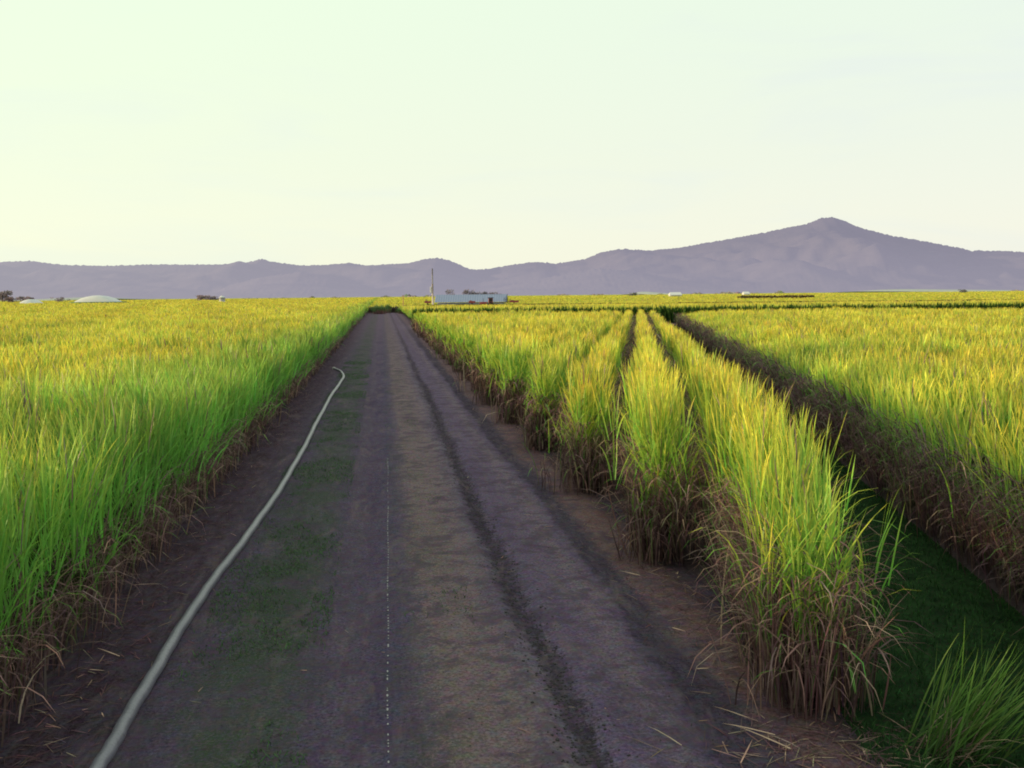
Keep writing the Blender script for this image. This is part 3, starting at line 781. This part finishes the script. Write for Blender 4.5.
def wheel(parent, x, y, r, w, mat=M_tyre):
    o = tube('wheel', [(x, y - w / 2, r), (x, y + w / 2, r)], [r, r], mat, parent, 16)
    h = tube('wheel_hub', [(x, y - w / 2 - .03, r), (x, y + w / 2 + .03, r)], [r * .4, r * .4], M_rust, o, 10); return o
def tractor(px, Y, label, h=1.0):
    x = atd(px, 300, Y)[0]; t = empty('tractor', (x, Y, 0)); tag(t, label, 'tractor'); t.scale = (h, h, h)
    boxes('bonnet', [(-1.0, 0, 1.25, 1.7, .8, .8)], M_red, t, .08); boxes('chassis', [(-.2, 0, .8, 3.2, .6, .35)], M_dark, t)
    boxes('cab', [(.75, 0, 1.9, 1.1, 1.2, 1.2)], M_red, t, .1); boxes('cab_roof', [(.75, 0, 2.6, 1.35, 1.4, .16)], M_dark, t, .03)
    boxes('window', [(.75, -.63, 2.05, .8, .04, .7)], M_dark, t)
    tube('exhaust', [(-1.0, .2, 1.6), (-1.0, .2, 2.5)], [.05, .05], M_dark, t, 8)
    for y in (-.75, .75): wheel(t, .8, y, .8, .4); wheel(t, -1.5, y, .45, .28)
tractor(487.5, 293.0, 'small red tractor parked in front of the blue shed roof', 1.25)
def implement(px, Y, Wd, label, ht):
    x = atd(px, 300, Y)[0]; t = empty('farm_trailer', (x, Y, 0)); tag(t, label, 'farm trailer')
    boxes('tray', [(0, 0, ht - .45, Wd, 1.8, .22), (0, -.88, ht - .2, Wd, .08, .4), (0, .88, ht - .2, Wd, .08, .4), (-Wd / 2 + .04, 0, ht - .2, .08, 1.68, .4)], M_red, t)
    boxes('drawbar', [(Wd / 2 + .5, 0, .75, 1.0, .1, .1)], M_rust, t)
    boxes('load', [(-Wd * .2, 0, ht - .05, Wd * .35, 1.3, .5)], M_rust, t, .1)
    boxes('axle', [(0, 0, .6, .2, 1.7, .2), (0, 0, ht * .5 + .02, .3, 1.2, ht - 1.2 + .1)], M_dark, t)
    for y in (-.95, .95): wheel(t, 0, y, .55, .3)
implement(427.8, 290, 1.9, 'dark red farm trailer just left of the tall pole', 2.45)
implement(472, 291, 1.9, 'small dark red farm trailer in front of the middle of the blue shed', 2.35)
implement(514, 290, 2.8, 'low rusty farm trailer at the right hand end of the blue shed', 2.4)
# dark bush at the shed's open end
def mk_tree(x, y, h, w, name, label, cat, colr, nleaf=420, trunk=.35, group=None, conical=0.):
    t = empty(name, (x, y, 0)); tag(t, label, cat, group)
    th = h * trunk
    a = Acc()
    tube('trunk', [(0, 0, 0), (.02 * h, 0, th * .5), (-.01 * h, .01 * h, th), (.02 * h, 0, h * .75)], [.035 * h, .028 * h, .022 * h, .006 * h], simple('bark', (.12, .09, .08), .9), t, 8)
    nc = 16; cen = np.stack([rng.normal(0, .27 * w, nc), rng.normal(0, .27 * w, nc), th + (h - th) * rng.uniform(.15, .85, nc)], 1)
    idx = rng.integers(0, nc, nleaf); rr = rng.normal(0, 1, (nleaf, 3)); rr /= np.linalg.norm(rr, axis=1)[:, None]
    rad = rng.uniform(.4, 1, nleaf)[:, None] ** .5 * np.array([.2 * w, .2 * w, (h - th) * .16])
    P = cen[idx] + rr * rad
    bright = .7 + .6 * rng.uniform(0, 1, nc)[idx]
    sz = .09 * w
    blades(a, P, rng.uniform(0, 2 * PI, nleaf), rng.uniform(.2, 2.4, nleaf), rng.uniform(-.5, .5, nleaf), rng.uniform(.7, 1.4, nleaf) * sz, rng.uniform(.5, 1, nleaf) * sz,
           jit(colr, nleaf) * bright[:, None] * .8, jit(colr, nleaf) * bright[:, None], 2, tw=3)
    link('crown', a.mesh('crown', M_grass), t)
HAZE_T = vc(.27, .24, .30)  # tree leaf colour with distance haze painted in
x = atd(506.8, 300, 296)[0]; mk_tree(x, 297.5, 3.9, 2.0, 'shrub', 'narrow dark shrub against the right end of the blue shed', 'shrub', vc(.02, .045, .02), 300, .15)
# trees behind the shed
def tr(px, top, Y, w, label, c=HAZE_T, nl=700, trunk=.2):
    w = w * 1.45 if Y < 500 else w; top = top - (.6 if Y < 500 else 0)
    X, _, z = atd(px, top, Y); mk_tree(X, Y, z, w, 'tree', label, 'tree', c, nl, trunk)
tr(450, 289.5, 420, 3.4, 'small greyish tree showing above the left part of the blue shed roof')
tr(469, 289.5, 430, 3.6, 'tallest leftmost tree of the clump behind the blue shed roof')
tr(477, 290.5, 430, 4.4, 'second tree from the left in the clump behind the blue shed roof')
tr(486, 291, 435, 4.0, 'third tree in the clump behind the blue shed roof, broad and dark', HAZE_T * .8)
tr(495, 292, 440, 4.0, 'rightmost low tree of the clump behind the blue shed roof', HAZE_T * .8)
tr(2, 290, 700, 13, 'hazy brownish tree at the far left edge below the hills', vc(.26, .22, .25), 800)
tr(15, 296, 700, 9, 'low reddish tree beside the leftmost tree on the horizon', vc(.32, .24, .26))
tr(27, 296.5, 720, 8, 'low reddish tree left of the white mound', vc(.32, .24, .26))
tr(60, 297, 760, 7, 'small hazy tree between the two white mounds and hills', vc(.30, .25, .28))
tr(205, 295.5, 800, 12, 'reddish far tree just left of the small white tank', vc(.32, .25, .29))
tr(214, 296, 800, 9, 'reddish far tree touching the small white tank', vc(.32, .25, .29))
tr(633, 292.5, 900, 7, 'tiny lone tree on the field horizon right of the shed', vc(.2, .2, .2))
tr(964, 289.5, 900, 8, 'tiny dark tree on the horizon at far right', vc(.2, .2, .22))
# red post
X, Y_, _ = atd(403.2, 300, 246); z = atd(403, 295.2, 246)[2]
po = tube('marker_post', [(0, 0, 0), (0, 0, z - .5), (0, 0, z)], [.09, .09, .1], simple('post_red', (.45, .18, .12), .8), None, 8); po.location = (X, Y_, 0)
tag(po, 'thin reddish marker post standing beyond the end of the road', 'post')

# white mounds (sheeted)
def mound(px0, px1, top, Y, label, depth=12):
    x0 = atd(px0, 300, Y)[0]; x1 = atd(px1, 300, Y)[0]; zt = atd((px0 + px1) / 2, top, Y)[2]; w = x1 - x0
    t = empty('sheeted_mound', ((x0 + x1) / 2, Y, 0)); tag(t, label, 'mound')
    s = np.linspace(-1, 1, 41); tt = np.linspace(-1, 1, 21); Sg, Tg = np.meshgrid(s, tt, indexing='ij')
    r2 = np.clip(1 - Sg ** 2, 0, 1) ** .8 * np.clip(1 - Tg ** 4, 0, 1)
    Z = zt * r2 + .06 * noise2(Sg * 14, Tg * 8, 1.4, 5) * r2
    a = Acc(); grid(a, Sg * w / 2, Tg * depth / 2, Z, vc(1, 1, 1)); link('white_sheet', a.mesh('white_sheet', M_white, True), t)
    # weighted green hem
    a = Acc(); q = np.linspace(0, 2 * PI, 80); ring = np.stack([np.cos(q), np.sin(q)], 1)
    X = np.stack([ring[:, 0] * w / 2 * .96, ring[:, 0] * w / 2 * 1.03], 1); Yg = np.stack([np.sign(ring[:, 1]) * np.abs(ring[:, 1]) ** .5 * depth / 2 * .98, np.sign(ring[:, 1]) * np.abs(ring[:, 1]) ** .5 * depth / 2 * 1.06], 1)
    grid(a, X, Yg, np.stack([np.full(80, zt * .45), np.full(80, .02)], 1), vc(.12, .22, .14)); link('green_hem', a.mesh('green_hem', M_grass), t)
mound(70, 126, 295.4, 480, 'large white sheeted mound on the left horizon, shaped like a low dome')
mound(18, 44, 299.2, 520, 'smaller flatter white sheeted mound at the far left horizon')
# small white tank
X, Y_, z = atd(222, 295.6, 480); t = empty('water_tank', (X, Y_, 0)); tag(t, 'tiny bright white tank on the left horizon', 'tank')
tube('tank_body', [(0, 0, 0), (0, 0, z - .9)], [1.4, 1.4], M_white, t, 20); tube('tank_roof', [(0, 0, z - .9), (0, 0, z - .3), (0, 0, z)], [1.5, .8, .2], M_white, t, 20)
# far houses
def house(px0, px1, top, Y, label, rc):
    x0 = atd(px0, 295, Y)[0]; x1 = atd(px1, 295, Y)[0]; z = atd((px0 + px1) / 2, top, Y)[2]; w = (x1 - x0) / 2
    t = empty('farm_house', ((x0 + x1) / 2, Y, 0)); tag(t, label, 'house')
    boxes('wall', [(0, 4, z * .3, w * 1.9, 8, z * .6)], M_wallw, t)
    polymesh('roof', [(-w * 1.05, -.5, z * .58), (w * 1.05, -.5, z * .58), (w * 1.05, 8.5, z * .58), (-w * 1.05, 8.5, z * .58), (-w * .9, 4, z), (w * .9, 4, z)],
             [(0, 1, 5, 4), (2, 3, 4, 5), (1, 2, 5), (3, 0, 4), (0, 3, 2, 1)], rc, t)
    for sx_ in (-.5, .5): boxes('window', [(w * sx_, -.04, z * .33, w * .2, .06, z * .2)], M_dark, t)
    boxes('door', [(0, -.04, z * .25, w * .14, .06, z * .42)], M_dark, t)
house(670, 682, 292.2, 700, 'long low pale house on the horizon near the middle right', M_white)
house(744, 750, 291.6, 850, 'small bright white house on the horizon above the dark hedge', M_white)
# dark hedge on the horizon
x0 = atd(738, 296, 430)[0]; x1 = atd(814, 296, 430)[0]
a = Acc(); n = 2600; X = rng.uniform(x0, x1, n); z0 = rng.uniform(0, 2.05, n)
blades(a, np.stack([X, 430 + rng.normal(0, .5, n), z0], 1), rng.uniform(0, 2 * PI, n), rng.uniform(0, .8, n), rng.uniform(0, .6, n), rng.uniform(.5, 1.25, n), rng.uniform(.3, .7, n), jit(vc(.10, .08, .05), n), jit(vc(.17, .13, .07), n), 2, tw=3)
o = link('hedge', a.mesh('hedge', M_dry)); tag(o, 'long low dark brown hedge line out in the far right field', 'hedge')
# weeds at the road end
def weeds(px, top, Y, n, w, label):
    X, _, z = atd(px, top, Y); t = empty('tall_weeds', (X, Y, 0)); tag(t, label, 'weeds')
    a = Acc(); P = np.stack([rng.normal(0, w, n), rng.normal(0, w, n), rng.uniform(0, z * .5, n)], 1)
    blades(a, P, rng.uniform(0, 2 * PI, n), rng.uniform(0, .5, n), rng.uniform(0, 1.0, n), rng.uniform(.3, .5, n) * z, rng.uniform(.06, .16, n), jit(vc(.05, .11, .04), n), jit(vc(.11, .2, .07), n), 3)
    link('green_leaves', a.mesh('green_leaves', M_leaf), t)
    a = Acc(); n //= 2; P = np.stack([rng.normal(0, w, n), rng.normal(0, w, n) - .6, np.zeros(n)], 1)
    blades(a, P, rng.uniform(0, 2 * PI, n), rng.uniform(0, .4, n), rng.uniform(0, .6, n), rng.uniform(.2, .5, n) * z, rng.uniform(.06, .16, n), jit(BROWN, n), jit(RUST, n), 2)
    link('dry_stems', a.mesh('dry_stems', M_dry), t)
weeds(379, 303.0, 225, 420, .8, 'green weeds standing at the left corner of the far road end')
weeds(388, 302.4, 236, 160, .3, 'taller thin weed in the middle of the far road end')
weeds(403, 305.8, 228, 320, .55, 'brownish weed clump at the right corner of the far road end')

# ------------------------------------------------------------------ hills
def mk_hill(name, c1, c2, em):
    m, nt, out = newmat(name); g = N(nt)
    geo = g.n('ShaderNodeNewGeometry'); sx = g.n('ShaderNodeSeparateXYZ'); g.l(geo.outputs['Position'], sx.inputs[0])
    n1 = g.noise(geo.outputs['Position'], .006, 6, .6); n2 = g.noise(geo.outputs['Position'], .035, 5, .7)
    c = g.mix(g.smooth(g.math('ADD', g.math('MULTIPLY', n1, .5), g.math('MULTIPLY', n2, .5)), .35, .65), c1, c2)
    d = g.n('ShaderNodeBsdfDiffuse'); g.l(c, d.inputs[0])
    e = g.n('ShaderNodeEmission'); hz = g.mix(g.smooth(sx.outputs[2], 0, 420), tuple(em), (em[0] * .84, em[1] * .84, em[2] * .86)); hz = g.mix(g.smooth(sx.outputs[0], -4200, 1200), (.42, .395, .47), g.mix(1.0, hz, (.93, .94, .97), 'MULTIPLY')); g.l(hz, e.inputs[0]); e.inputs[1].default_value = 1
    mx = g.n('ShaderNodeMixShader'); mx.inputs[0].default_value = .75; g.l(d.outputs[0], mx.inputs[1]); g.l(e.outputs[0], mx.inputs[2])  # aerial haze painted on the slopes as constant emission
    g.l(mx.outputs[0], out.inputs[0]); return m
SIL = [(-260, 268), (-180, 262), (-120, 266), (-60, 263), (0, 262), (30, 261), (60, 264.5), (100, 266), (150, 264.5), (200, 264.5), (240, 264), (252, 261.5), (262, 259), (272, 261.5), (300, 265.5), (322, 265), (350, 263), (368, 265.5), (385, 264.5), (410, 263),
       (425, 259), (437, 257.8), (448, 260), (458, 264), (470, 269), (482, 269.5), (500, 267), (520, 263.5), (535, 262), (556, 263.5), (585, 259), (600, 252.5), (618, 249), (650, 250.5), (680, 247.5), (720, 240.5), (760, 233.5), (790, 227), (808, 223.5),
       (820, 218.5), (832, 217), (843, 220.5), (860, 227.5), (890, 235.5), (920, 240.5), (950, 246), (970, 250.5), (1000, 251), (1024, 252), (1080, 251), (1150, 256), (1250, 250), (1350, 262)]
SIL2 = [(200, 300), (230, 285), (262, 277), (300, 272), (330, 276), (360, 284), (400, 294), (440, 296), (480, 292), (520, 283), (560, 275), (600, 268), (640, 272), (680, 280), (740, 288), (800, 292), (860, 296)]
def hills(name, sil, Y0, depth, mat, label, seed, spur=1.0, nt_=60):
    px = np.arange(sil[0][0], sil[-1][0], 1.5); top = np.interp(px, [s[0] for s in sil], [s[1] for s in sil])
    t = np.concatenate([np.linspace(0, 1, nt_), [1.15, 1.4]])
    a = Acc(); XX = np.zeros((len(px), len(t))); YY = XX.copy(); ZZ = XX.copy()
    P = np.array([atd(a_, b_, Y0) for a_, b_ in zip(px, top)])
    for j, tt in enumerate(t):
        Y = Y0 - depth * (1 - tt) if tt <= 1 else Y0 + depth * (tt - 1)
        prof = tt ** 1.25 if tt <= 1 else max(0, 1 - (tt - 1) * 1.6)
        f = Y / Y0
        X = P[:, 0] * (1 - (1 - f) * .55)
        sp = noise2(X, np.full_like(X, Y), 420, seed) * .28 + noise2(X, np.full_like(X, Y), 130, seed + 1) * .09
        Z = P[:, 2] * (prof + spur * sp * math.sin(PI * min(tt, 1)) * .55)
        Z = Z + (rng.normal(0, 2.6, len(px)) * (0.35 if tt != 1 else .9) if tt > .02 else 0)
        if tt <= .98:   # nothing in front may rise above the ridge line as drawn
            Z = np.minimum(Z, CH + (P[:, 2] - CH) * (Y / Y0) * .99 )
        XX[:, j] = X; YY[:, j] = Y; ZZ[:, j] = np.maximum(Z, -5)
    grid(a, XX, YY, ZZ, vc(.1, .1, .1))
    o = link(name, a.mesh(name, mat, False)); tag(o, label, kind='structure')
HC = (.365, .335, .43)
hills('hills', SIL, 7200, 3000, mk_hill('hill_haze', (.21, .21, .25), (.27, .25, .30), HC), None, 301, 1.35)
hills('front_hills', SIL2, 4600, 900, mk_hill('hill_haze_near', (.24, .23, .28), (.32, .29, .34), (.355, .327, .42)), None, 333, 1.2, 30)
# distant tree belt at the foot of the hills
a = Acc(); n = 9000; ang = rng.uniform(R(-34), R(34), n); Dd = rng.uniform(1700, 2300, n)
hh = np.clip(noise2(ang * 300, ang * 0, 6, 5) * 4.5 + noise2(ang * 300, ang * 0, 1.2, 6) * 3, 0, 20)
kk = hh > 1; ang, Dd, hh = ang[kk], Dd[kk], hh[kk]; n = len(hh)
tcol = jit(np.where((rng.uniform(0, 1, n) < .5)[:, None], vc(.25, .21, .24), vc(.24, .25, .20)), n)
blades(a, np.stack([Dd * np.sin(ang), Dd * np.cos(ang), np.zeros(n)], 1), rng.uniform(0, 2 * PI, n), rng.uniform(0, .3, n), rng.uniform(0, .4, n), hh * rng.uniform(.5, 1.1, n), rng.uniform(4, 9, n), tcol, tcol, 3, tw=.5)
o = link('tree_belt', a.mesh('tree_belt', M_grass)); tag(o, 'far off belt of hazy trees along the foot of the hills', 'trees', kind='stuff')
# pale fields at the foot of the hills
a = Acc()
for (p0, p1, Y, d) in ((900, 1000, 2600, 320), (40, 90, 2500, 160), (640, 665, 2600, 160)):
    x0 = atd(p0, 290, Y)[0]; x1 = atd(p1, 290, Y)[0]; s = np.linspace(0, 1, 20)
    X = np.stack([x0 + (x1 - x0) * s] * 4, 1); Y_ = np.tile(np.array([Y - 300, Y - 100, Y + d, Y + d + 300]), (20, 1)); Z = np.tile(np.array([.5, 4., 8., 0.]), (20, 1)) * np.sin(np.clip(s, 0.02, .98) * PI)[:, None] ** .4
    grid(a, X, Y_, Z, vc(.1, .1, .1))
o = link('pale_slopes', a.mesh('pale_slopes', simple('pale_green_field', (.36, .38, .36), .9, 0, .15, .01))); tag(o, kind='structure')

# ------------------------------------------------------------------ light
SUN_EL = 8.5; SUN_AZ = R(-98)           # azimuth measured from +Y clockwise
sd = bpy.data.lights.new('sun', 'SUN'); sd.energy = 5.0; sd.angle = R(.6); sd.color = (1.0, .74, .40)
so = bpy.data.objects.new('sun', sd); col.objects.link(so)
sv = Vector((math.sin(SUN_AZ) * math.cos(R(SUN_EL)), math.cos(SUN_AZ) * math.cos(R(SUN_EL)), math.sin(R(SUN_EL))))
so.rotation_euler = sv.to_track_quat('Z', 'Y').to_euler()
w = bpy.data.worlds.new('World'); scn.world = w; w.use_nodes = True
nt = w.node_tree; nt.nodes.clear(); g = N(nt)
sky = g.n('ShaderNodeTexSky'); sky.sky_type = 'NISHITA'; sky.sun_disc = False; sky.sun_elevation = R(SUN_EL); sky.sun_rotation = SUN_AZ
bg1 = g.n('ShaderNodeBackground'); bg1.inputs[1].default_value = .02; g.l(sky.outputs[0], bg1.inputs[0])
# thin bright overcast veil over the whole sky
tc = g.n('ShaderNodeTexCoord'); sx = g.n('ShaderNodeSeparateXYZ'); g.l(tc.outputs['Generated'], sx.inputs[0])
veil = g.ramp(g.smooth(sx.outputs[2], .0, .34), [(0, (.90, .91, .75)), (.3, (.87, .92, .75)), (1, (.84, .97, .77))])
mp = g.n('ShaderNodeMapping'); mp.inputs['Scale'].default_value = (1.2, 1.2, 7); g.l(tc.outputs['Generated'], mp.inputs[0])
cl = g.noise(mp.outputs[0], 2.2, 5, .55, .4)
veil2 = g.mix(g.math('MULTIPLY', g.smooth(cl, .45, .72), .55), veil, (.80, .87, .80))
lr = g.smooth(sx.outputs[0], -.7, .7)
veil3 = g.mix(lr, g.mix(1.0, veil2, (1.07, 1.09, 1.02), 'MULTIPLY'), g.mix(1.0, veil2, (1.0, .98, 1.06), 'MULTIPLY'))
bg2 = g.n('ShaderNodeBackground'); bg2.inputs[1].default_value = .94; g.l(veil3, bg2.inputs[0])
ad = g.n('ShaderNodeAddShader'); g.l(bg1.outputs[0], ad.inputs[0]); g.l(bg2.outputs[0], ad.inputs[1])
wo = g.n('ShaderNodeOutputWorld'); g.l(ad.outputs[0], wo.inputs[0])

scn.view_settings.view_transform = 'Standard'; scn.view_settings.look = 'None'; scn.view_settings.exposure = 0
scn.cycles.filter_width = 1.9
scn.render.resolution_x = 1024; scn.render.resolution_y = 768
print('polys', sum(len(o.data.polygons) for o in bpy.data.objects if o.type == 'MESH'))
